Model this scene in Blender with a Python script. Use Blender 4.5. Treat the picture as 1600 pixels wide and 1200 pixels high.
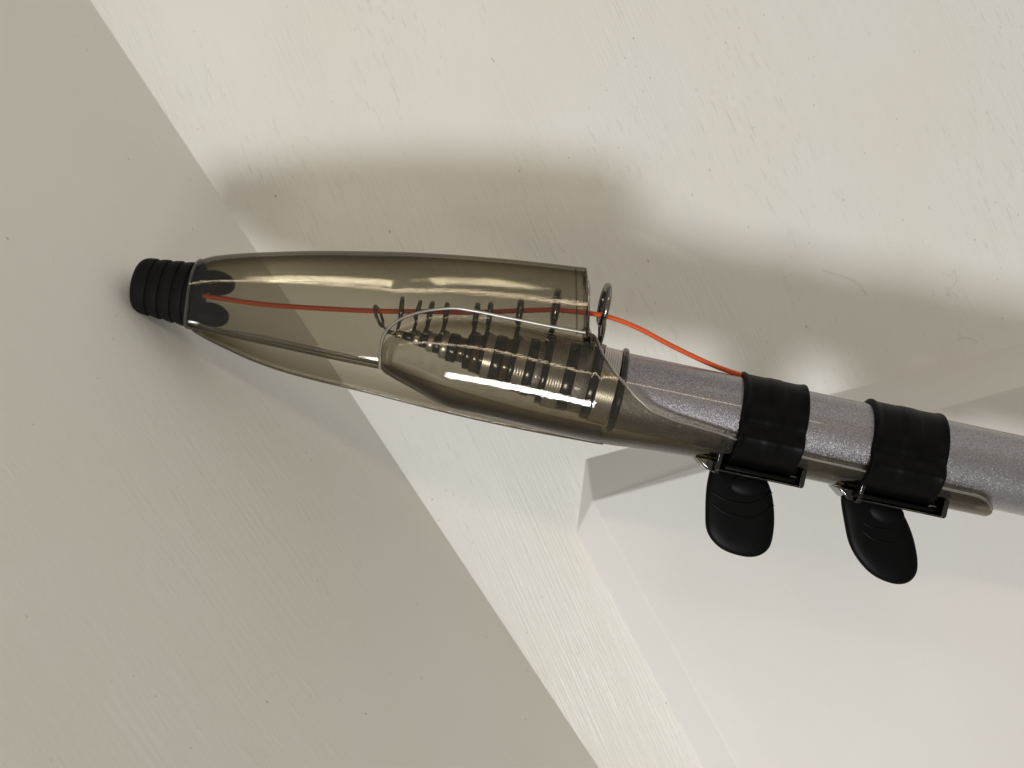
import bpy, math, random
from mathutils import Vector, Matrix
random.seed(7)
sc = bpy.context.scene
for o in list(bpy.data.objects): bpy.data.objects.remove(o)
C = sc.collection

# ------------------------------------------------------------------ camera
MM = 0.001
S = 0.17                      # mm of the rod's plane per unit of the layout grid
D = 302.2                     # camera distance above the rod's axis, mm
cam = bpy.data.cameras.new('camera'); co = bpy.data.objects.new('camera', cam); C.objects.link(co)
co.location = (0, 0, D*MM); cam.lens = 40; cam.sensor_width = 36
cam.clip_start = 0.01; cam.clip_end = 20
cam.dof.use_dof = True; cam.dof.focus_distance = 0.294; cam.dof.aperture_fstop = 18
sc.camera = co
sc.render.resolution_x = 1024; sc.render.resolution_y = 768
# ------------------------------------------------------------------ light
sc.view_settings.view_transform = 'Standard'; sc.view_settings.look = 'None'
sc.view_settings.exposure = 0.14; sc.view_settings.gamma = 1
sc.cycles.transparent_max_bounces = 40
sc.cycles.max_bounces = 10
w = bpy.data.worlds.new('World'); sc.world = w; w.use_nodes = True
w.node_tree.nodes['Background'].inputs[0].default_value = (1.0, 0.965, 0.87, 1)
w.node_tree.nodes['Background'].inputs[1].default_value = 0.265
def lamp(name, pos, target, size, size_y, power, col):
    l = bpy.data.lights.new(name, 'AREA'); l.shape = 'RECTANGLE'; l.size = size; l.size_y = size_y
    l.energy = power; l.color = col
    o = bpy.data.objects.new(name, l); C.objects.link(o); o.location = pos
    o.rotation_euler = (Vector(target)-Vector(pos)).to_track_quat('-Z', 'Y').to_euler()
    return o
# window, low in the picture
KD = Vector((-0.21, -0.50, 0.82)).normalized()
side = Vector((1, -0.21, 0)).normalized(); upv = KD.cross(side).normalized()
p = KD*1.05+side*0.032
lamp('window_light', p, p-KD, 0.25, 0.18, 5.6, (0.97, 0.98, 0.98))
# small warm room lamp
rl = lamp('room_lamp_light', (0.0, 0.58, 1.12), (0, 0, 0), 1.1, 0.05, 1.5, (1.0, 0.80, 0.56))
rl.rotation_euler.rotate_axis('Z', math.radians(-9))
# broad fill lamp added to light the side wall, standing in for room bounce
lamp('room_fill_light', (2.1, 1.7, 0.75), (0, 0, 0), 2.6, 2.6, 9.5, (0.99, 0.97, 0.90))

# ------------------------------------------------------------------ helpers
def W3(px, py, z=0.0):                      # grid point (on the rod's plane) -> metres
    return Vector(((px-800)*S*MM, (600-py)*S*MM, z*MM))
def WD(px, py, z):                          # a point of the surroundings at depth z (mm)
    k = (D-z)/D
    return Vector(((px-800)*S*k*MM, (600-py)*S*k*MM, z*MM))
ROOT = {}
def thing(name, label, cat, loc, group=None):
    o = bpy.data.objects.new(name, None); C.objects.link(o); o.location = loc
    o.empty_display_size = 0.01
    o['label'] = label; o['category'] = cat
    if group: o['group'] = group
    ROOT[o.name] = Vector(loc); return o
def rootloc(p):
    while p.parent: p = p.parent
    return ROOT.get(p.name, Vector((0, 0, 0)))
def obj(name, verts, faces, mat, parent=None, smooth=True, bevel=0, angle=40):
    me = bpy.data.meshes.new(name)
    off = rootloc(parent) if parent else Vector((0, 0, 0))
    me.from_pydata([tuple(Vector(v)-off) for v in verts], [], faces); me.update()
    import bmesh
    bm = bmesh.new(); bm.from_mesh(me); bmesh.ops.remove_doubles(bm, verts=bm.verts, dist=2e-6)
    bmesh.ops.recalc_face_normals(bm, faces=bm.faces); bm.to_mesh(me); bm.free()
    me.materials.append(mat)
    o = bpy.data.objects.new(name, me); C.objects.link(o)
    if parent: o.parent = parent
    if smooth:
        me.polygons.foreach_set('use_smooth', [True]*len(me.polygons))
        me.set_sharp_from_angle(angle=math.radians(angle))
    if bevel:
        b = o.modifiers.new('bevel', 'BEVEL'); b.width = bevel*MM; b.segments = 3; b.limit_method = 'ANGLE'
    return o
class Frame:                                # origin + axis (a), down (b), towards camera (z); grid units
    def __init__(s, ox, oy, slope, z=0):
        l = math.hypot(1, slope); s.ax = (1/l, slope/l); s.o = (ox, oy); s.z = z
    def p(s, a, b, z):                      # z in grid units
        x = s.o[0]+a*s.ax[0]-b*s.ax[1]; y = s.o[1]+a*s.ax[1]+b*s.ax[0]
        return W3(x, y, (z+s.z)*S)
ROD = Frame(1035, 624, 0.212)
INN = Frame(970, 609, 0.250)
def lathe(fr, prof, n=72, caps=True):
    V = []; F = []
    for a, r in prof:
        for i in range(n):
            t = 2*math.pi*i/n; V.append(fr.p(a, r*math.cos(t), r*math.sin(t)))
    for k in range(len(prof)-1):
        for i in range(n):
            j = (i+1) % n; F.append((k*n+i, k*n+j, (k+1)*n+j, (k+1)*n+i))
    if caps:
        F.append(tuple(range(n))); F.append(tuple((len(prof)-1)*n+i for i in range(n)))
    return V, F
def catmull(pts, sub=8):
    pts = [Vector(p) for p in pts]; out = []
    for i in range(len(pts)-1):
        p0 = pts[max(i-1, 0)]; p1 = pts[i]; p2 = pts[i+1]; p3 = pts[min(i+2, len(pts)-1)]
        for k in range(sub):
            t = k/sub
            out.append(0.5*((2*p1)+(p2-p0)*t+(2*p0-5*p1+4*p2-p3)*t*t+(3*p1-p0-3*p2+p3)*t**3))
    out.append(pts[-1]); return out
def tube(pts, r, n=12, closed=False):       # pts in metres, r in metres (number or list)
    V = []; F = []; N = len(pts); up = Vector((0, 0, 1)); prev = None
    for i, p in enumerate(pts):
        if closed: t = pts[(i+1) % N]-pts[i-1]
        else: t = pts[min(i+1, N-1)]-pts[max(i-1, 0)]
        t = t.normalized()
        if prev is None:
            u = t.cross(up)
            if u.length < .1: u = t.cross(Vector((0, 1, 0)))
        else: u = prev-t*prev.dot(t)
        u.normalize(); prev = u; v = t.cross(u)
        rr = r[i] if isinstance(r, (list, tuple)) else r
        for k in range(n):
            a = 2*math.pi*k/n; V.append(p+u*math.cos(a)*rr+v*math.sin(a)*rr)
    m = N if closed else N-1
    for i in range(m):
        j = (i+1) % N
        for k in range(n):
            l = (k+1) % n; F.append((i*n+k, i*n+l, j*n+l, j*n+k))
    if not closed: F.append(tuple(range(n))); F.append(tuple((N-1)*n+k for k in range(n)))
    return V, F
def merge(*parts):
    V = []; F = []
    for v, f in parts:
        o = len(V); V += list(v); F += [tuple(i+o for i in q) for q in f]
    return V, F
def box(fr, a0, a1, b0, b1, z0, z1):
    V = [fr.p(a, b, z) for a in (a0, a1) for b in (b0, b1) for z in (z0, z1)]
    return V, [(0, 1, 3, 2), (4, 6, 7, 5), (0, 4, 5, 1), (2, 3, 7, 6), (0, 2, 6, 4), (1, 5, 7, 3)]
def lerp(tab, x):
    if x <= tab[0][0]: return tab[0][1]
    for (x0, y0), (x1, y1) in zip(tab, tab[1:]):
        if x <= x1: return y0+(y1-y0)*(x-x0)/(x1-x0)
    return tab[-1][1]
def slerp(tab, x):                          # smooth (monotone-ish) interpolation
    xs = [t[0] for t in tab]; ys = [t[1] for t in tab]; n = len(tab)
    if x <= xs[0]: return ys[0]
    if x >= xs[-1]: return ys[-1]
    i = max(k for k in range(n-1) if xs[k] <= x)
    def m(k):
        if k == 0: return (ys[1]-ys[0])/(xs[1]-xs[0])
        if k == n-1: return (ys[-1]-ys[-2])/(xs[-1]-xs[-2])
        d0 = (ys[k]-ys[k-1])/(xs[k]-xs[k-1]); d1 = (ys[k+1]-ys[k])/(xs[k+1]-xs[k])
        return 0 if d0*d1 <= 0 else 2*d0*d1/(d0+d1)
    h = xs[i+1]-xs[i]; t = (x-xs[i])/h
    return ((2*t**3-3*t*t+1)*ys[i]+(t**3-2*t*t+t)*h*m(i)+(-2*t**3+3*t*t)*ys[i+1]+(t**3-t*t)*h*m(i+1))

# ------------------------------------------------------------------ materials
def mat(name):
    m = bpy.data.materials.new(name); m.use_nodes = True; nt = m.node_tree
    return m, nt, nt.nodes['Principled BSDF']
def N(nt, t, **kw):
    n = nt.nodes.new(t)
    for k, v in kw.items():
        if k.startswith('_'): setattr(n, k[1:], v)
        else: n.inputs[k.replace('~', ' ')].default_value = v
    return n
def mth(nt, op, a, b=None, clamp=False):
    n = nt.nodes.new('ShaderNodeMath'); n.operation = op; n.use_clamp = clamp
    for i, v in enumerate((a, b)):
        if v is None: continue
        if isinstance(v, (int, float)): n.inputs[i].default_value = v
        else: nt.links.new(v, n.inputs[i])
    return n.outputs[0]
def paint(name, base, ang, rough=0.42, grain=1.0, speck=1.0, seed=0):
    m, nt, b = mat(name); L = nt.links.new
    tc = N(nt, 'ShaderNodeTexCoord')
    rot = N(nt, 'ShaderNodeMapping'); rot.inputs['Rotation'].default_value = (0, 0, ang)
    rot.inputs['Location'].default_value = (seed, seed*.7, 0)
    L(tc.outputs['Object'], rot.inputs['Vector'])
    def st(sx, sy, sz=400):                   # along-grain axis is x
        q = N(nt, 'ShaderNodeMapping'); q.inputs['Scale'].default_value = (sx, sy, sz)
        L(rot.outputs[0], q.inputs['Vector']); return q.outputs[0]
    def noise(vec, det=3, r=.55, dist=0.0):
        n = N(nt, 'ShaderNodeTexNoise', Scale=1.0, Detail=det, Roughness=r, Distortion=0.0); L(vec, n.inputs['Vector']); return n.outputs['Fac']
    area = noise(st(9, 22, 10), 2)
    amask = N(nt, 'ShaderNodeMapRange'); L(area, amask.inputs[0]); amask.inputs[1].default_value = .44; amask.inputs[2].default_value = .62
    fine = noise(st(45, 1500, 300), 2)
    fmask = mth(nt, 'MULTIPLY', fine, amask.outputs[0])
    # short pores lying along the grain
    pore = noise(st(120, 1500, 200), 2, .5, .2)
    pm = N(nt, 'ShaderNodeMapRange'); L(pore, pm.inputs[0]); pm.inputs[1].default_value = .63; pm.inputs[2].default_value = .74
    pore2 = noise(st(170, 1700, 200), 1.5, .5, .2)
    pm2 = N(nt, 'ShaderNodeMapRange'); L(pore2, pm2.inputs[0]); pm2.inputs[1].default_value = .35; pm2.inputs[2].default_value = .26
    broad = noise(st(30, 160, 60), 3)
    orange = noise(st(700, 700, 700), 2)
    gate = noise(st(16, 40, 20), 2)
    gm = N(nt, 'ShaderNodeMapRange'); L(gate, gm.inputs[0]); gm.inputs[1].default_value = .42; gm.inputs[2].default_value = .6
    h = mth(nt, 'MULTIPLY', fmask, 1.1*grain)
    h = mth(nt, 'ADD', h, mth(nt, 'MULTIPLY', mth(nt, 'MULTIPLY', pm.outputs[0], gm.outputs[0]), .5*grain))
    h = mth(nt, 'SUBTRACT', h, mth(nt, 'MULTIPLY', mth(nt, 'MULTIPLY', pm2.outputs[0], gm.outputs[0]), .12*grain))
    h = mth(nt, 'ADD', h, mth(nt, 'MULTIPLY', broad, .9*min(1, .35+.65*grain)))
    h = mth(nt, 'ADD', h, mth(nt, 'MULTIPLY', orange, .10))
    bp = N(nt, 'ShaderNodeBump', Strength=.75, Distance=.00034); L(h, bp.inputs['Height']); L(bp.outputs[0], b.inputs['Normal'])
    # colour: slight yellowing patches, dirt in some pores, rare dark specks
    tone = noise(st(12, 14, 12), 4)
    cr = N(nt, 'ShaderNodeMix'); cr.data_type = 'RGBA'
    cr.inputs[6].default_value = (*base, 1); cr.inputs[7].default_value = (base[0]*.98, base[1]*.972, base[2]*.955, 1)
    tm = N(nt, 'ShaderNodeMapRange'); L(tone, tm.inputs[0]); tm.inputs[1].default_value = .4; tm.inputs[2].default_value = .62
    L(tm.outputs[0], cr.inputs[0])
    sp = noise(st(520, 1000, 700), 1, .5)
    sm = N(nt, 'ShaderNodeMapRange'); L(sp, sm.inputs[0]); sm.inputs[1].default_value = .775; sm.inputs[2].default_value = .83
    d = mth(nt, 'ADD', mth(nt, 'MULTIPLY', sm.outputs[0], .75*speck), mth(nt, 'MULTIPLY', mth(nt, 'MULTIPLY', pm2.outputs[0], gm.outputs[0]), 0.025*speck), True)
    c2 = N(nt, 'ShaderNodeMix'); c2.data_type = 'RGBA'; L(d, c2.inputs[0]); L(cr.outputs[2], c2.inputs[6]); c2.inputs[7].default_value = (.16, .15, .12, 1)
    L(c2.outputs[2], b.inputs['Base Color'])
    b.inputs['Roughness'].default_value = rough; b.inputs['Specular IOR Level'].default_value = .35
    return m
def glass(name, tint, rough=.035, scratch=True, f0=.04):
    m, nt, b = mat(name); nt.nodes.remove(b); L = nt.links.new
    g = N(nt, 'ShaderNodeNewGeometry')
    dt = nt.nodes.new('ShaderNodeVectorMath'); dt.operation = 'DOT_PRODUCT'; L(g.outputs['Normal'], dt.inputs[0]); L(g.outputs['Incoming'], dt.inputs[1])
    c = mth(nt, 'ABSOLUTE', dt.outputs['Value'])
    # refraction bends the path inside the wall: cos' = sqrt(1-(1-c^2)/n^2)
    ci = mth(nt, 'SQRT', mth(nt, 'SUBTRACT', 1, mth(nt, 'MULTIPLY', mth(nt, 'SUBTRACT', 1, mth(nt, 'MULTIPLY', c, c)), .62)))
    e = mth(nt, 'DIVIDE', 1, mth(nt, 'POWER', ci, 4.0))
    cc = nt.nodes.new('ShaderNodeCombineColor')
    for i in range(3): L(mth(nt, 'POWER', tint[i], e), cc.inputs[i])
    tr = N(nt, 'ShaderNodeBsdfTransparent'); L(cc.outputs[0], tr.inputs[0])
    gl = N(nt, 'ShaderNodeBsdfGlossy', Roughness=rough); gl.inputs['Color'].default_value = (1, 1, 1, 1)
    f = mth(nt, 'ADD', f0, mth(nt, 'MULTIPLY', .7, mth(nt, 'POWER', mth(nt, 'SUBTRACT', 1, c), 5)))
    mx = N(nt, 'ShaderNodeMixShader'); L(f, mx.inputs[0]); L(tr.outputs[0], mx.inputs[1]); L(gl.outputs[0], mx.inputs[2])
    L(mx.outputs[0], nt.nodes['Material Output'].inputs[0])
    if scratch:
        tc = N(nt, 'ShaderNodeTexCoord'); mp = N(nt, 'ShaderNodeMapping'); mp.inputs['Scale'].default_value = (25, 2300, 2300); mp.inputs['Rotation'].default_value = (0, 0, math.radians(13))
        L(tc.outputs['Object'], mp.inputs[0])
        n = N(nt, 'ShaderNodeTexNoise', Scale=1.0, Detail=3.0); L(mp.outputs[0], n.inputs['Vector'])
        n2 = N(nt, 'ShaderNodeTexNoise', Scale=90.0, Detail=2.0); L(tc.outputs['Object'], n2.inputs['Vector'])
        bp = N(nt, 'ShaderNodeBump', Strength=1.0, Distance=.000013)
        L(mth(nt, 'ADD', mth(nt, 'MULTIPLY', n.outputs['Fac'], 1.0), mth(nt, 'MULTIPLY', n2.outputs['Fac'], 1.0)), bp.inputs['Height']); L(bp.outputs[0], gl.inputs['Normal'])
    return m
def simple(name, col, rough=.4, metal=0, coat=0, spec=.5, bump=0, bscale=900, var=.0):
    m, nt, b = mat(name); L = nt.links.new
    b.inputs['Roughness'].default_value = rough; b.inputs['Metallic'].default_value = metal
    b.inputs['Coat Weight'].default_value = coat; b.inputs['Coat Roughness'].default_value = .05
    b.inputs['Specular IOR Level'].default_value = spec
    tc = N(nt, 'ShaderNodeTexCoord'); n = N(nt, 'ShaderNodeTexNoise', Scale=bscale, Detail=4.0); L(tc.outputs['Object'], n.inputs['Vector'])
    n2 = N(nt, 'ShaderNodeTexNoise', Scale=160.0, Detail=4.0); L(tc.outputs['Object'], n2.inputs['Vector'])
    cm = N(nt, 'ShaderNodeMix'); cm.data_type = 'RGBA'; cm.inputs[6].default_value = (*[c*(1-var) for c in col], 1); cm.inputs[7].default_value = (*[min(1, c*(1+var)) for c in col], 1)
    L(n2.outputs['Fac'], cm.inputs[0]); L(cm.outputs[2], b.inputs['Base Color'])
    if bump:
        bp = N(nt, 'ShaderNodeBump', Strength=bump, Distance=.0001); L(n.outputs['Fac'], bp.inputs['Height']); L(bp.outputs[0], b.inputs['Normal'])
    return m
def flake(name):
    m, nt, b = mat(name); L = nt.links.new
    tc = N(nt, 'ShaderNodeTexCoord')
    v = N(nt, 'ShaderNodeTexVoronoi', Scale=8500.0); L(tc.outputs['Object'], v.inputs['Vector'])
    v2 = N(nt, 'ShaderNodeTexVoronoi', Scale=3800.0); L(tc.outputs['Object'], v2.inputs['Vector'])
    g = N(nt, 'ShaderNodeNewGeometry')
    def jitter(vor, amt):
        s = nt.nodes.new('ShaderNodeVectorMath'); s.operation = 'SUBTRACT'; L(vor.outputs['Color'], s.inputs[0]); s.inputs[1].default_value = (.5, .5, .5)
        k = nt.nodes.new('ShaderNodeVectorMath'); k.operation = 'SCALE'; L(s.outputs[0], k.inputs[0]); k.inputs['Scale'].default_value = amt
        return k.outputs[0]
    a = nt.nodes.new('ShaderNodeVectorMath'); a.operation = 'ADD'; L(g.outputs['Normal'], a.inputs[0]); L(jitter(v, .45), a.inputs[1])
    a2 = nt.nodes.new('ShaderNodeVectorMath'); a2.operation = 'ADD'; L(a.outputs[0], a2.inputs[0]); L(jitter(v2, .22), a2.inputs[1])
    nn = nt.nodes.new('ShaderNodeVectorMath'); nn.operation = 'NORMALIZE'; L(a2.outputs[0], nn.inputs[0]); L(nn.outputs[0], b.inputs['Normal'])
    cm = N(nt, 'ShaderNodeMix'); cm.data_type = 'RGBA'; cm.inputs[6].default_value = (.14, .125, .132, 1); cm.inputs[7].default_value = (.42, .405, .43, 1)
    sep = nt.nodes.new('ShaderNodeSeparateColor'); L(v.outputs['Color'], sep.inputs[0]); L(sep.outputs[0], cm.inputs[0]); L(cm.outputs[2], b.inputs['Base Color'])
    b.inputs['Metallic'].default_value = .88; b.inputs['Roughness'].default_value = .42
    b.inputs['Coat Weight'].default_value = .85; b.inputs['Coat Roughness'].default_value = .07
    gn = N(nt, 'ShaderNodeNewGeometry'); L(gn.outputs['Normal'], b.inputs['Coat Normal'])
    return m
M_wall = paint('white_paint_board', (.83, .818, .78), math.radians(66), rough=.34, seed=.3)
M_side = paint('white_paint_side', (.805, .79, .745), math.radians(56), grain=.22, speck=.8, seed=1.7)
M_panel = paint('white_paint_panel', (.79, .772, .75), math.radians(60), grain=.03, speck=.05, rough=.5, seed=2.9)
M_glass = glass('smoke_plastic', (.785, .765, .712))
M_edge = glass('smoke_plastic_edge', (.80, .78, .71), rough=.09, scratch=False, f0=.13)
M_rim = glass('smoke_plastic_rim', (.80, .78, .71), rough=.33, scratch=False, f0=.30)
M_thick = glass('smoke_plastic_thick', (.50, .48, .40), rough=.05, scratch=False, f0=.07)
M_rubber = simple('black_rubber', (.002, .002, .0022), .42, spec=.09, bump=.25, bscale=2600, var=.3)
M_plug = simple('dusty_rubber', (.006, .006, .0056), .62, spec=.11, bump=.6, bscale=1800, var=.4)
M_cord = simple('orange_cord', (.70, .10, .02), .5, spec=.3, bump=.2, bscale=3000, var=.1)
M_black = simple('black_lacquer', (.012, .011, .010), .22, coat=.5, var=.2)
M_brown = simple('brown_lacquer', (.075, .050, .032), .2, coat=.6, var=.3)
M_chrome = simple('dark_chrome', (.24, .22, .20), .2, metal=1, var=.1)
M_ring = simple('ceramic_ring', (.02, .02, .022), .15, coat=.4)
M_silver = simple('silver_winding', (.60, .58, .55), .3, metal=.85, coat=.3, var=.12)
M_rod = flake('mauve_flake_paint')

# ------------------------------------------------------------------ surroundings
ZW = -52.0
c0 = WD(140, 0, ZW); c1 = WD(935, 1200, ZW); dv = (c1-c0).normalized()
nr = Vector((-dv.y, dv.x, 0));
if nr.x < 0: nr = -nr
A = c0-dv*.35; B = c1+dv*.35
def struct(o): o['kind'] = 'structure'; return o
def thick(P, n, t=.018):
    Q = [p-n*t for p in P]; k = len(P)
    return list(P)+Q, [tuple(range(k)), tuple(range(2*k-1, k-1, -1))]+[(i, (i+1) % k, k+(i+1) % k, k+i) for i in range(k)]
KW = .075                                   # the back wall falls away a little to the right
wn = nr+Vector((0, 0, -KW))
V, F = thick([A, B, B+wn*.65, A+wn*.65], Vector((0, 0, 1)))
def WW(px, py, lift=0.0):                   # a point lying on the back wall
    z = ZW
    for _ in range(8): z = ZW-KW*max(0, (WD(px, py, z)-c0).dot(nr))/MM
    return WD(px, py, z+lift)
struct(obj('back_wall', V, F, M_wall, smooth=False))
sl = math.radians(62); rise = -nr*math.cos(sl)+Vector((0, 0, math.sin(sl)))
gn = rise.cross(dv).normalized()
if gn.z < 0: gn = -gn
gn_pts = [A+gn*.0001, B+gn*.0001, B+rise*.24, A+rise*.24]
V, F = thick(gn_pts, gn); struct(obj('side_wall', V, F, M_side, smooth=False))
# raised board, lower right: front face nearer, sloping sides down to the back wall
ZB = -42.0
fr = [WD(925, 783, ZB), WD(2300, 416, ZB), WD(2300, 2300, ZB), WD(1754, 2300, ZB)]
bs = [WW(918, 714, -.5), WW(2300, 350, -.5), WW(2300, 2300, -.5), WW(1690, 2300, -.5), WW(900, 835, -.5), WW(915, 714, -.5)]
V = fr+bs
F = [(0, 1, 2, 3), (0, 4, 5, 1), (1, 5, 6, 2), (2, 6, 7, 3), (3, 7, 8, 0), (0, 8, 9), (0, 9, 4)]
struct(obj('raised_panel', V, F, M_panel, smooth=True, bevel=.9, angle=179))

# ------------------------------------------------------------------ the rod
rod = thing('fishing_rod', 'silver mauve telescopic fishing rod pushed together, its line guides inside the smoky cover', 'fishing rod', W3(1035, 624))
V, F = lathe(ROD, [(-68, 56), (-66.5, 60), (900, 62)], 128); obj('rod_tube', V, F, M_rod, rod)
V, F = lathe(ROD, [(-77, 60), (-76, 64), (-74, 66.5), (-69.5, 66.5), (-67.5, 64.5), (-66.5, 60)], 128); obj('end_collar', V, F, M_black, rod)
def ribbed(a0, a1, r, p=3.6, h=.8):
    n = max(2, int((a1-a0)/p)); prof = [(a0, r-2)]
    for i in range(n):
        s = a0+(a1-a0)*i/n; q = (a1-a0)/n
        prof += [(s+.1*q, r-h), (s+.35*q, r), (s+.75*q, r), (s+.95*q, r-h)]
    return prof+[(a1, r-2)]
def on(fr, x):                              # axis coordinate for a grid x
    return (x-fr.o[0])/fr.ax[0]
def part(name, x0, x1, r, m, rib=False, r1=None):
    a0, a1 = on(INN, x0), on(INN, x1); r1 = r if r1 is None else r1
    if rib: prof = ribbed(a0, a1, r)
    else: prof = [(a0, r-2.0), (a0+.9, r-.5), (a0+2, r), (a1-2, r1), (a1-.9, r1-.5), (a1, r1-2.0)]
    V, F = lathe(INN, prof, 72); return obj(name, V, F, m, rod)
part('winding', 930, 958, 60, M_silver, True)
part('collar', 917, 931, 58, M_black)
part('section_tube', 893, 919, 52.5, M_rod)
part('collar', 878, 896, 54, M_black)
part('winding', 855, 879, 55, M_silver, True)
part('collar', 846, 856, 53, M_black)
part('section_tube', 832, 848, 44, M_rod)
part('collar', 820, 835, 46, M_black)
part('winding', 804, 821, 45, M_silver, True)
part('collar', 796, 805, 43, M_black)
part('section_tube', 784, 798, 36, M_brown)
part('collar', 769, 786, 38, M_black)
part('winding', 756, 770, 36, M_silver, True)
part('collar', 750, 757, 32, M_black)
part('winding', 738, 751, 31, M_brown)
part('collar', 727, 739, 28, M_black)
part('section_tube', 713, 729, 20, M_brown)
part('collar', 700, 716, 23, M_black)
part('winding', 689, 701, 21, M_silver)
part('collar', 678, 690, 15, M_black)
part('winding', 668, 679, 15.5, M_silver)
part('collar', 656, 669, 11.5, M_black)
part('winding', 646, 657, 11, M_silver)
part('section_tube', 630, 647, 6.5, M_black)
part('winding', 618, 631, 6.5, M_silver)
part('section_tube', 604, 619, 3.5, M_black)

def circle(cx, cy, rx, yaw, tilt, n=40, zc=0, ry=None):
    # ring standing on the rod: its long way is the rod's perpendicular, yaw turns it about that line
    ux, uy = math.sin(tilt), -math.cos(tilt); vx = math.sin(yaw); vz = math.cos(yaw); ry = ry or rx*.82
    pts = []
    for i in range(n):
        t = 2*math.pi*i/n; c, s = math.cos(t)*rx, math.sin(t)*ry
        pts.append(W3(cx+ux*c+vx*s, cy+uy*c, (vz*s+zc)*S))
    return pts
def guide(cx, cy, rh, fx, fy, yaw, tilt, tr=2.1, fr_r=None, big=False):
    ring = circle(cx, cy, rh, yaw, tilt)
    parts = [tube(ring, tr*S*MM, 10, True)]
    legs = []
    for s in (-1, 1):
        z = s*rh*.62
        vx = math.sin(yaw)*z
        start = W3(cx+vx-math.sin(tilt)*rh*.55, cy+math.cos(tilt)*rh*.60, z*S)
        mid = W3((cx+fx)/2+vx*.5, (cy+rh*.7+fy)/2, z*.75*S)
        end = W3(fx, fy, s*rh*.28*S)
        legs.append(tube(catmull([start, mid, end], 6), tr*.70*S*MM, 8))
    foot = catmull([W3(fx-3, fy-1, 0), W3(fx+2, fy+2, 0), W3(fx+11, fy+5.5, 0)], 5)
    parts += legs + [tube(foot, [tr*1.5*S*MM]*(len(foot)-1)+[tr*.6*S*MM], 10)]
    V, F = merge(*parts); g = obj('line_guide', V, F, M_chrome, rod)
    V, F = tube(circle(cx+.6, cy, rh-tr*1.1, yaw, tilt), tr*.95*S*MM, 10, True)
    obj('ring_insert', V, F, M_ring, g)
T = math.radians(12)
guide(944, 476, 30.5, 936, 541, math.radians(8), math.radians(11), 4.6)
guide(868.5, 479, 23, 858, 529, math.radians(1), math.radians(9), 6.0)
guide(812, 487, 15.5, 806, 528, math.radians(1), math.radians(8), 5.2)
guide(765, 491, 15.5, 760, 523, math.radians(1), math.radians(7), 4.4)
guide(744, 492, 15.5, 739, 522, math.radians(2), math.radians(10), 4.5)
guide(697, 490, 14.5, 691, 519, math.radians(2), math.radians(7), 4.0)
guide(672, 489, 15.5, 664, 519, math.radians(4), math.radians(14), 4.0)
guide(653, 484, 13, 646, 518, math.radians(6), math.radians(18), 3.4)
guide(627, 483, 17, 620, 519, math.radians(8), math.radians(6), 3.4)
# tip guide: hooked forward on a bent stem
V, F = merge(tube(circle(592, 494, 17, math.radians(-12), math.radians(-18)), 2.2*S*MM, 10, True),
             tube(catmull([W3(598, 509, 0), W3(606, 517, 0), W3(618, 521, 0)], 6), 1.7*S*MM, 8))
g = obj('line_guide', V, F, M_chrome, rod)
V, F = tube(circle(592.4, 494, 14.5, math.radians(-12), math.radians(-18)), 1.9*S*MM, 10, True); obj('ring_insert', V, F, M_ring, g)

# ------------------------------------------------------------------ the cord
cpts = catmull([W3(318, 462, .3), W3(345, 466, .3), W3(390, 473, .3), W3(440, 478, .2), W3(520, 483, 0), W3(592, 486, 0), W3(660, 487, 0), W3(740, 488, 0), W3(812, 485.5, 0), W3(868, 484.5, 0),
                W3(925, 490, 0), W3(960, 498, 0), W3(1000, 514, 0), W3(1045, 538, 0), W3(1090, 560, .2), W3(1125, 575, .1), W3(1160, 587, 0), W3(1190, 597, 0)], 8)
V, F = tube(cpts, 3.9*S*MM, 14)
o = obj('cord', V, F, M_cord); o['label'] = 'orange cord running through the line guides and tucked under the first rubber strap'; o['category'] = 'cord'

# ------------------------------------------------------------------ the smoked cover
cover = thing('tip_cover', 'smoky transparent plastic cover with black ribbed end plug over the line guides', 'rod cover', W3(600, 520))
TOP = [(305, 407), (330, 400), (365, 396.5), (400, 394.5), (500, 392), (600, 393), (700, 397.5), (800, 405.5), (918, 418.5)]
BOT = [(305, 513), (380, 530), (440, 543), (520, 561), (600, 578), (700, 598), (918, 640)]
FD = [(305, 47), (345, 44), (400, 43.5), (600, 51), (640, 47), (700, 41.5), (918, 40)]                     # half depth of the guide housing
BT = [(600, 541), (602, 531), (610, 518), (625, 505), (650, 493), (680, 486.5), (700, 485), (735, 486), (930, 524), (1000, 534), (1130, 566)]
BB = [(600, 582), (604, 585), (650, 611), (692, 634.5), (704, 639.5), (716, 642.5), (740, 647.5), (950, 694.5), (1000, 701), (1090, 715.5), (1130, 724)]
BD = [(600, 40), (601, 50), (604, 57), (612, 62), (640, 65), (700, 69), (800, 75), (950, 85), (1000, 84), (1130, 77)]
def rc(x): return 624+.212*(x-1035)
YC = [(916, 418.5), (919, 470), (926, 520), (935, 553), (952, 581), (970, 603), (990, 625), (1010, 641), (1040, 654), (1072, 663), (1100, 671), (1150, 687), (1250, 713), (1535, 776)]
def sup(ang, hy, hz, e):
    c, s = abs(math.cos(ang)), abs(math.sin(ang))
    return ((c/hy)**e+(s/hz)**e)**(-1/e)
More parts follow.
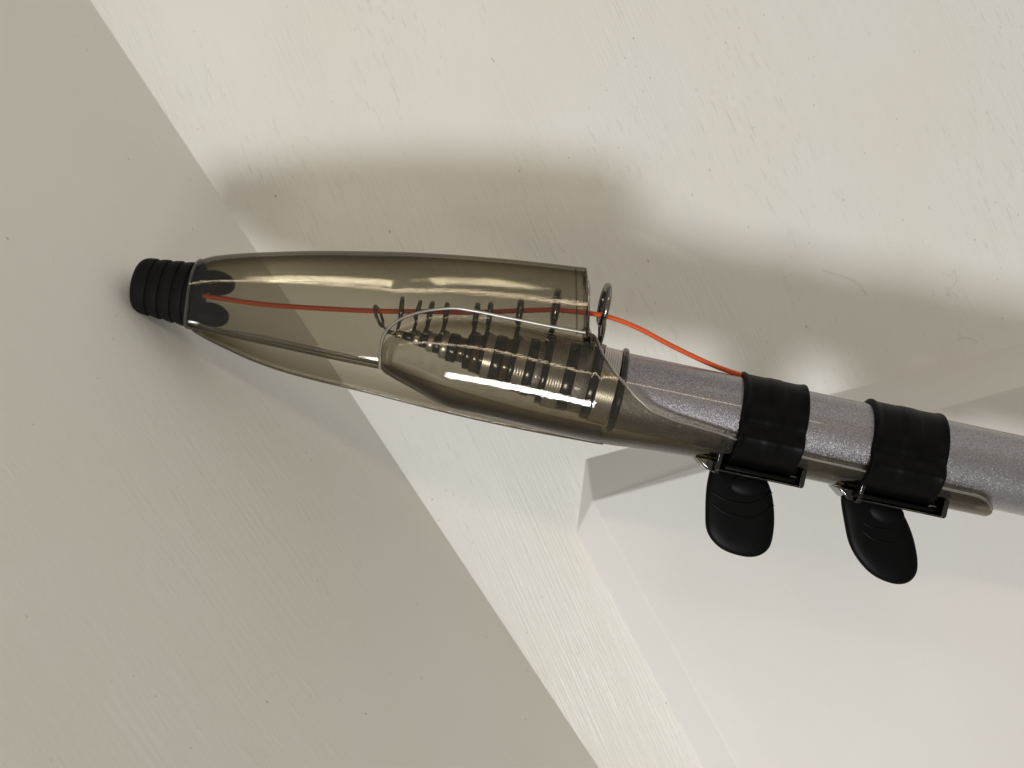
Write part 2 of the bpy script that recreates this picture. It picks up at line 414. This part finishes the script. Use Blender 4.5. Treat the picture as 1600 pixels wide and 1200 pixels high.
def section(x, M=181):
    """outline (y, z) of the cover at x, open at the top, from front edge round the bottom to the back edge"""
    cand = []
    if x <= 918.5:
        t, b = slerp(TOP, x), slerp(BOT, x); cand.append(((t+b)/2, (b-t)/2, slerp(FD, x), 2.0))
    if x >= 600:
        if x <= 1130: t, b, d = slerp(BT, x), slerp(BB, x), slerp(BD, x)
        else:
            b = rc(x)+77-(x-1130)*.002; t = rc(x)-77; d = 74.5
        cand.append(((t+b)/2, (b-t)/2, d, 2.1))
    if len(cand) == 2:
        f, r = cand; cy = (max(f[0]-f[1], r[0]-r[1])+min(f[0]+f[1], r[0]+r[1]))/2
    else: cy = cand[0][0]
    # rays from cy; distance to each convex outline by bisection, keep the larger
    K = 360; pts = []
    for i in range(K+1):
        a = 2*math.pi*i/K; uy, uz = -math.cos(a), math.sin(a); best = 0
        for (c, hy, hz, e) in cand:
            def f(s, c=c, hy=hy, hz=hz, e=e):
                q = (cy+uy*s-c)/hy; ee = e+5.5*min(1, max(0, q*2.5)) if e == 2.0 else e
                return abs(q)**ee+abs(uz*s/hz)**ee < 1
            if not f(0): continue
            lo, hi = 0, 400
            for _ in range(22):
                m = (lo+hi)/2
                if f(m): lo = m
                else: hi = m
            best = max(best, lo)
        pts.append((cy+uy*best, uz*best))
    if x > 916:
        yc = lerp(YC, x)
        if x > 1500:
            t = min(1, (x-1500)/36); yb = max(p[0] for p in pts); yc = yc+(yb-1-yc)*(1-math.sqrt(max(0, 1-t*t)))
        h = len(pts)//2
        def clip(seq):                       # seq from bottom upwards
            out = [seq[0]]
            for p, q in zip(seq, seq[1:]):
                if q[0] < yc:
                    k = (p[0]-yc)/max(1e-6, (p[0]-q[0])); out.append((yc, p[1]+(q[1]-p[1])*k)); break
                out.append(q)
            return out
        a = clip(pts[h::-1]); b = clip(pts[h:]); pts = a[::-1]+b[1:]
    # resample by length
    L = [0]
    for p, q in zip(pts, pts[1:]): L.append(L[-1]+math.hypot(p[0]-q[0], p[1]-q[1]))
    out = []; j = 0
    for i in range(M):
        s = L[-1]*i/(M-1)
        while j < len(L)-2 and L[j+1] < s: j += 1
        k = 0 if L[j+1] == L[j] else (s-L[j])/(L[j+1]-L[j])
        out.append((pts[j][0]+(pts[j+1][0]-pts[j][0])*k, pts[j][1]+(pts[j+1][1]-pts[j][1])*k))
    return out
def slant(x): return .13*max(0, 1-(x-305)/300)
def shell(xs, M=181, scale=1.0):
    V = []; F = []
    for x in xs:
        sec = section(x, M); cy = sum(p[0] for p in sec)/M
        for (y, z) in sec:
            y = cy+(y-cy)*scale; z *= scale
            V.append(W3(x-slant(x)*(y-460), y, z*S))
    for k in range(len(xs)-1):
        for i in range(M-1): F.append((k*M+i, k*M+i+1, (k+1)*M+i+1, (k+1)*M+i))
    return V, F
xs = [305+i*6 for i in range(49)]+[598.5, 600.5, 602, 604, 607, 611, 616]+[622+i*6 for i in range(48)]
xs = [x for x in xs if x < 914]+[914, 916, 917, 918, 919, 921, 924, 928, 933, 938, 944, 950, 956, 963, 970, 978, 986]+[995+10*i for i in range(50)]
xs = [x for x in xs if x < 1500]+[1500+4*i for i in range(9)]+[1535]
V, F = shell(xs)
sh = obj('shell', V, F, M_glass, cover, angle=28)
so = sh.modifiers.new('wall', 'SOLIDIFY'); so.thickness = 1.05*MM; so.offset = -1
# thickened lip round the open end of the guide housing and a bead round its nose
def loop_tube(x, r, scale=1.0, keep=None, sc2=1):
    sec = section(x, 121); cy = sum(p[0] for p in sec)/121
    P = [W3(x-slant(x)*(y-460), cy+(y-cy)*scale, z*scale*S) for y, z in sec[:-1]]
    return P
V, F = tube(loop_tube(308, 0, .985), .5*MM, 8, True); obj('nose_bead', V, F, M_edge, cover)
P = loop_tube(899, 0, .975); P = [p for p in P if p.y > W3(0, 525).y and p.z > 0]
V, F = tube(P, .2*MM, 8); obj('end_bead', V, F, M_glass, cover)
# raised rim where the reel-side bulge leaves the guide housing
def front_z(x, y):
    sec = [p for p in section(min(x, 917), 181) if p[1] >= 0]
    for p, q in zip(sec, sec[1:]):
        if p[0] <= y <= q[0]: return p[1]+(q[1]-p[1])*(y-p[0])/max(1e-6, q[0]-p[0])
    return sec[0][1]
arch = [(599.5, 578), (600, 560), (601.5, 541), (605, 528), (614, 514), (630, 502), (652, 493), (680, 487), (712, 484.5), (740, 488), (800, 500), (860, 512), (912, 521.5)]
zs = [max(q, front_z(x+2, y)+.6) for q, (x, y) in zip([52, 52, 50, 48, 45.5, 43, 41.5, 40.8], arch)]+[front_z(x+3, y+1.5)+.8 for x, y in arch[8:]]; zs = [zs[0]]+[(zs[i-1]+2*zs[i]+zs[i+1])/4 for i in range(1, len(zs)-1)]+[zs[-1]]
P = [W3(x, y, z*S) for (x, y), z in zip(arch, zs)]
V, F = tube(catmull(P, 8), 2.6*S*MM, 12); obj('rim_bead', V, F, M_rim, cover)
for e in (0, -1):                                  # polished cut edges of the open tail, front and back
    P = []
    for x in [917.2, 918, 919, 921, 924, 928, 933, 938, 944, 950, 957, 965, 975, 985, 997, 1010, 1025, 1045, 1065, 1085, 1110, 1130]+list(range(1160, 1500, 30))+[1500, 1512, 1520, 1527, 1532]:
        q = section(x)[e]; P.append(W3(x, q[0], (q[1]-(2.6 if e == 0 else -2.6))*S))
    V, F = tube(catmull(P, 3), 2.3*S*MM, 10); obj('cut_edge', V, F, M_rim, cover)
# flange behind, seen past the lower edge
lo = [(296, 514), (312, 524), (345, 541), (390, 562), (440, 580), (500, 596), (560, 610), (640, 630), (700, 645), (820, 671), (944, 694)]
up = [(300, 503), (318, 508), (350, 514), (400, 522), (450, 532), (510, 546), (570, 560), (640, 585), (700, 605), (820, 640), (944, 668)]
V = []; F = []
R = 9
for k in range(61):
    x = 296+(944-296)*k/60
    yl, yu = slerp(lo, x), slerp(up, x+2)
    for i in range(R):
        t = i/(R-1); y = yl+(yu-yl)*t
        V.append(W3(x, y, -3.0-5.5*math.sin(t*math.pi/2)))
for k in range(60):
    for i in range(R-1): F.append((k*R+i, k*R+i+1, (k+1)*R+i+1, (k+1)*R+i))
o = obj('back_flange', V, F, M_glass, cover); m_ = o.modifiers.new('wall', 'SOLIDIFY'); m_.thickness = .9*MM; m_.offset = 0

# end plug
PL = Frame(213, 444, .19)
def plug_r(a):
    r = 43.5+7.5*min(1, max(0, (a-8)/80))
    if a < 16: r -= 17*(1-math.sqrt(max(0, 1-((16-a)/16)**2)))
    for g_, dpt in ((27, 3.2), (47, 3.4), (67, 3.4), (86, 3.0)):
        s = (a-g_)
        if 0 <= s < 16: r -= dpt*(1-s/16)**2 if s > 1.2 else dpt*s/1.2*1.0
    return r
prof = [(0, 10)]+[(a*.8, plug_r(a*.8)) for a in range(1, 121)]+[(97.5, 44), (101, 40), (103, 36)]
V = []; F = []; n = 96
for a, r in prof:
    for i in range(n):
        t = 2*math.pi*i/n; bow = 7*(1-math.cos(t)**2)*0
        V.append(PL.p(a, r*math.cos(t), r*.93*math.sin(t)))
for k in range(len(prof)-1):
    for i in range(n):
        j = (i+1) % n; F.append((k*n+i, k*n+j, (k+1)*n+j, (k+1)*n+i))
F.append(tuple(range(n))); F.append(tuple((len(prof)-1)*n+i for i in range(n)))
plug = obj('end_plug', V, F, M_plug, cover, angle=25)
for s in (-1, 1):
    V = []; F = []; n = 28; m = 20
    for k in range(m+1):
        u = k/m; a = 96+56*u; q = (a-122)/30; r = max(math.sqrt(max(0, 1-q*q)), .62 if a < 115 else 0)
        for i in range(n):
            t = 2*math.pi*i/n
            V.append(PL.p(a, s*(24.5+19.5*math.cos(t)*r)+ (1 if s > 0 else -1), 29*math.sin(t)*r))
    for k in range(m):
        for i in range(n):
            j = (i+1) % n; F.append((k*n+i, k*n+j, (k+1)*n+j, (k+1)*n+i))
    F.append(tuple(range(n)))
    obj('plug_prong', V, F, M_plug, plug)

# strap brackets moulded on the tongue
for (a0, a1) in ((98, 233), (320, 455)):
    V, F = merge((lambda q: ([ROD.p(a, b_, z_) for a in (a0-3, a0+4) for b_, zz in ((46, (-44, 54)), (94, (-44, 40))) for z_ in zz], q[1]))(box(ROD, 0, 1, 0, 1, 0, 1)), box(ROD, a1-8, a1, 50, 87.5, -44, 44), box(ROD, a0-2, a1-1, 86.5, 89.5, -42, 42))
    b = obj('strap_bracket', V, F, M_thick, cover, bevel=.7)
    V = [ROD.p(a, b_, z) for z in (-30, 30) for a, b_ in ((a0-34, 76), (a0-3, 74), (a0-3, 93), (a0-14, 91))]
    F = [(0, 1, 2, 3), (7, 6, 5, 4), (0, 4, 5, 1), (1, 5, 6, 2), (2, 6, 7, 3), (3, 7, 4, 0)]
    obj('gusset', V, F, M_thick, b, bevel=.5)

# ------------------------------------------------------------------ straps
def strap(a0, a1, outline, label, ridges, pad):
    t_ = thing('rubber_strap', label, 'rubber strap', ROD.p((a0+a1)/2, 0, 0), 'rubber straps round the rod')
    nw = 44; nt_ = 120; V = []; F = []
    for i in range(nw+1):
        u = i/nw
        h = 4.0
        h += 2.6*math.exp(-((u-.035)/.045)**2)+1.5*math.exp(-((u-.965)/.03)**2)
        h += 1.1/(1+math.exp(-(u-.40)*90))-1.0/(1+math.exp(-(u-.62)*90))+.8/(1+math.exp(-(u-.88)*90))
        for e in (u, 1-u):
            if e < .03: h -= 5*(1-math.sqrt(max(0, 1-((.03-e)/.03)**2)))
        for j in range(nt_):
            th = 2*math.pi*j/nt_; c, s = math.cos(th), math.sin(th)     # c = down
            q = min(1, max(0, (c-.12)/.28)); r = 62.5 + 14.5*q*q*(3-2*q)
            r += h
            V.append(ROD.p(a0+(a1-a0)*u, r*c, r*s*(1-.06*max(0, c))))
    for i in range(nw):
        for j in range(nt_):
            k = (j+1) % nt_; F.append((i*nt_+j, i*nt_+k, (i+1)*nt_+k, (i+1)*nt_+j))
    base = len(V)                            # inner wall and end faces
    for a in (a0, a1):
        for j in range(nt_):
            th = 2*math.pi*j/nt_; c, s = math.cos(th), math.sin(th); q = min(1, max(0, (c-.12)/.28)); r = 62.3 + 14.5*q*q*(3-2*q)
            V.append(ROD.p(a, r*c, r*s))
    for j in range(nt_):
        k = (j+1) % nt_
        F.append((base+j, base+nt_+j, base+nt_+k, base+k))
        F.append((j, base+j, base+k, k)); F.append((nw*nt_+j, nw*nt_+k, base+nt_+k, base+nt_+j))
    obj('band', V, F, M_rubber, t_, angle=35)
    V, F = box(ROD, a0-3, a1+6, 77, 86.3, -37, 38); obj('bracket_infill', V, F, M_rubber, t_, bevel=.6)  # black strap length inside the bracket, added so the clear plastic looks dark
    # thumb tab
    pts = catmull([Vector((x, y, 0)) for x, y in outline+[outline[0]]], 8)[:-1]; n = len(pts)
    cx = sum(p.x for p in pts)/n; cy = sum(p.y for p in pts)/n
    V = []; F = []; K = 14
    levels = []
    for k in range(K+1):
        s = math.sin(k/K*math.pi/2); levels.append((s, 13+15*math.sqrt(max(0, 1-s**5))-13))
    for side_ in (1, -1):
        o_ = len(V)
        for s, z in levels:
            s = max(s, .02)
            for p in pts:
                x = cx+(p.x-cx)*s; y = cy+(p.y-cy)*s
                V.append(W3(x, y, (side_*(z*.55+ (1.2 if s < .999 else 1.2)))*S))
        for k in range(K):
            for i in range(n):
                j = (i+1) % n; F.append((o_+k*n+i, o_+k*n+j, o_+(k+1)*n+j, o_+(k+1)*n+i))
        F.append(tuple(o_+i for i in range(n)))
    L0 = K*n; L1 = (K+1)*n+K*n
    for i in range(n):
        j = (i+1) % n; F.append((L0+i, L0+j, L1+j, L1+i))
    obj('pull_tab', V, F, M_rubber, t_, angle=50)
    for (x0, y0, xm, ym, x1, y1) in ridges:
        P = catmull([W3(x0, y0, 7.6*S), W3(x0*.62+xm*.38, y0*.4+ym*.6+1, 9*S), W3(xm, ym, 9.3*S), W3(x1*.62+xm*.38, y1*.4+ym*.6+1, 9*S), W3(x1, y1, 7.6*S)], 8)
        V, F = tube(P, 1.7*S*MM, 8); obj('ridge', V, F, M_rubber, t_)
    # domed pad
    V = []; F = []; n = 40; m = 10; (px, py, rx, ry, rot) = pad
    for k in range(m+1):
        ph = k/m*math.pi/2
        for i in range(n):
            t = 2*math.pi*i/n; X = rx*math.cos(ph)*math.cos(t); Y = ry*math.cos(ph)*math.sin(t)
            V.append(W3(px+X*math.cos(rot)-Y*math.sin(rot), py+X*math.sin(rot)+Y*math.cos(rot), (6.5+7*math.sin(ph))*S))
    for k in range(m):
        for i in range(n):
            j = (i+1) % n; F.append((k*n+i, k*n+j, (k+1)*n+j, (k+1)*n+i))
    obj('pad', V, F, M_rubber, t_)
    return t_
strap(112, 215, [(1112, 722), (1104, 760), (1102, 800), (1104, 828), (1116, 848), (1136, 862), (1166, 870), (1188, 867), (1203, 853), (1209, 825), (1209, 795), (1205, 768), (1197, 748), (1188, 732), (1150, 722)],
      'black rubber strap nearer the smoked cover, its pull tab hanging straight down', [(1112, 768, 1162, 786, 1204, 768), (1112, 786, 1164, 808, 1207, 788)], (1168, 758, 32, 19, .12))
strap(315, 432, [(1318, 762), (1314, 780), (1319, 815), (1327, 850), (1343, 878), (1366, 900), (1396, 912), (1418, 910), (1431, 896), (1433, 874), (1427, 842), (1417, 815), (1405, 795), (1385, 775), (1350, 760)],
      'black rubber strap farther from the smoky cover, its pull tab slanting to the right', [(1345, 815, 1385, 826, 1406, 807), (1345, 828, 1390, 848, 1414, 827)], (1382, 800, 30, 19, .35))

# ------------------------------------------------------------------ lint on the back wall
M_lint = simple('grey_lint', (.42, .40, .35), .9)
def lint(pts, label, r=.035):
    P = catmull([WW(x, y, .05) for x, y in pts], 6)
    V, F = tube(P, r*MM, 6); o = obj('lint_fibre', V, F, M_lint); o['label'] = label; o['category'] = 'lint'
lint([(1285, 422), (1300, 427), (1318, 432), (1336, 440), (1348, 452), (1354, 462)], 'long curved thread of lint on the white wall above the first rubber strap')
lint([(1472, 426), (1486, 430), (1491, 421), (1494, 440), (1484, 452), (1478, 462), (1490, 458), (1497, 466)], 'tangled curl of lint on the white wall near the right edge', .028)
lint([(1496, 531), (1505, 528), (1516, 529), (1527, 535)], 'short curved thread of lint on the white wall just above the dark strip', .035)
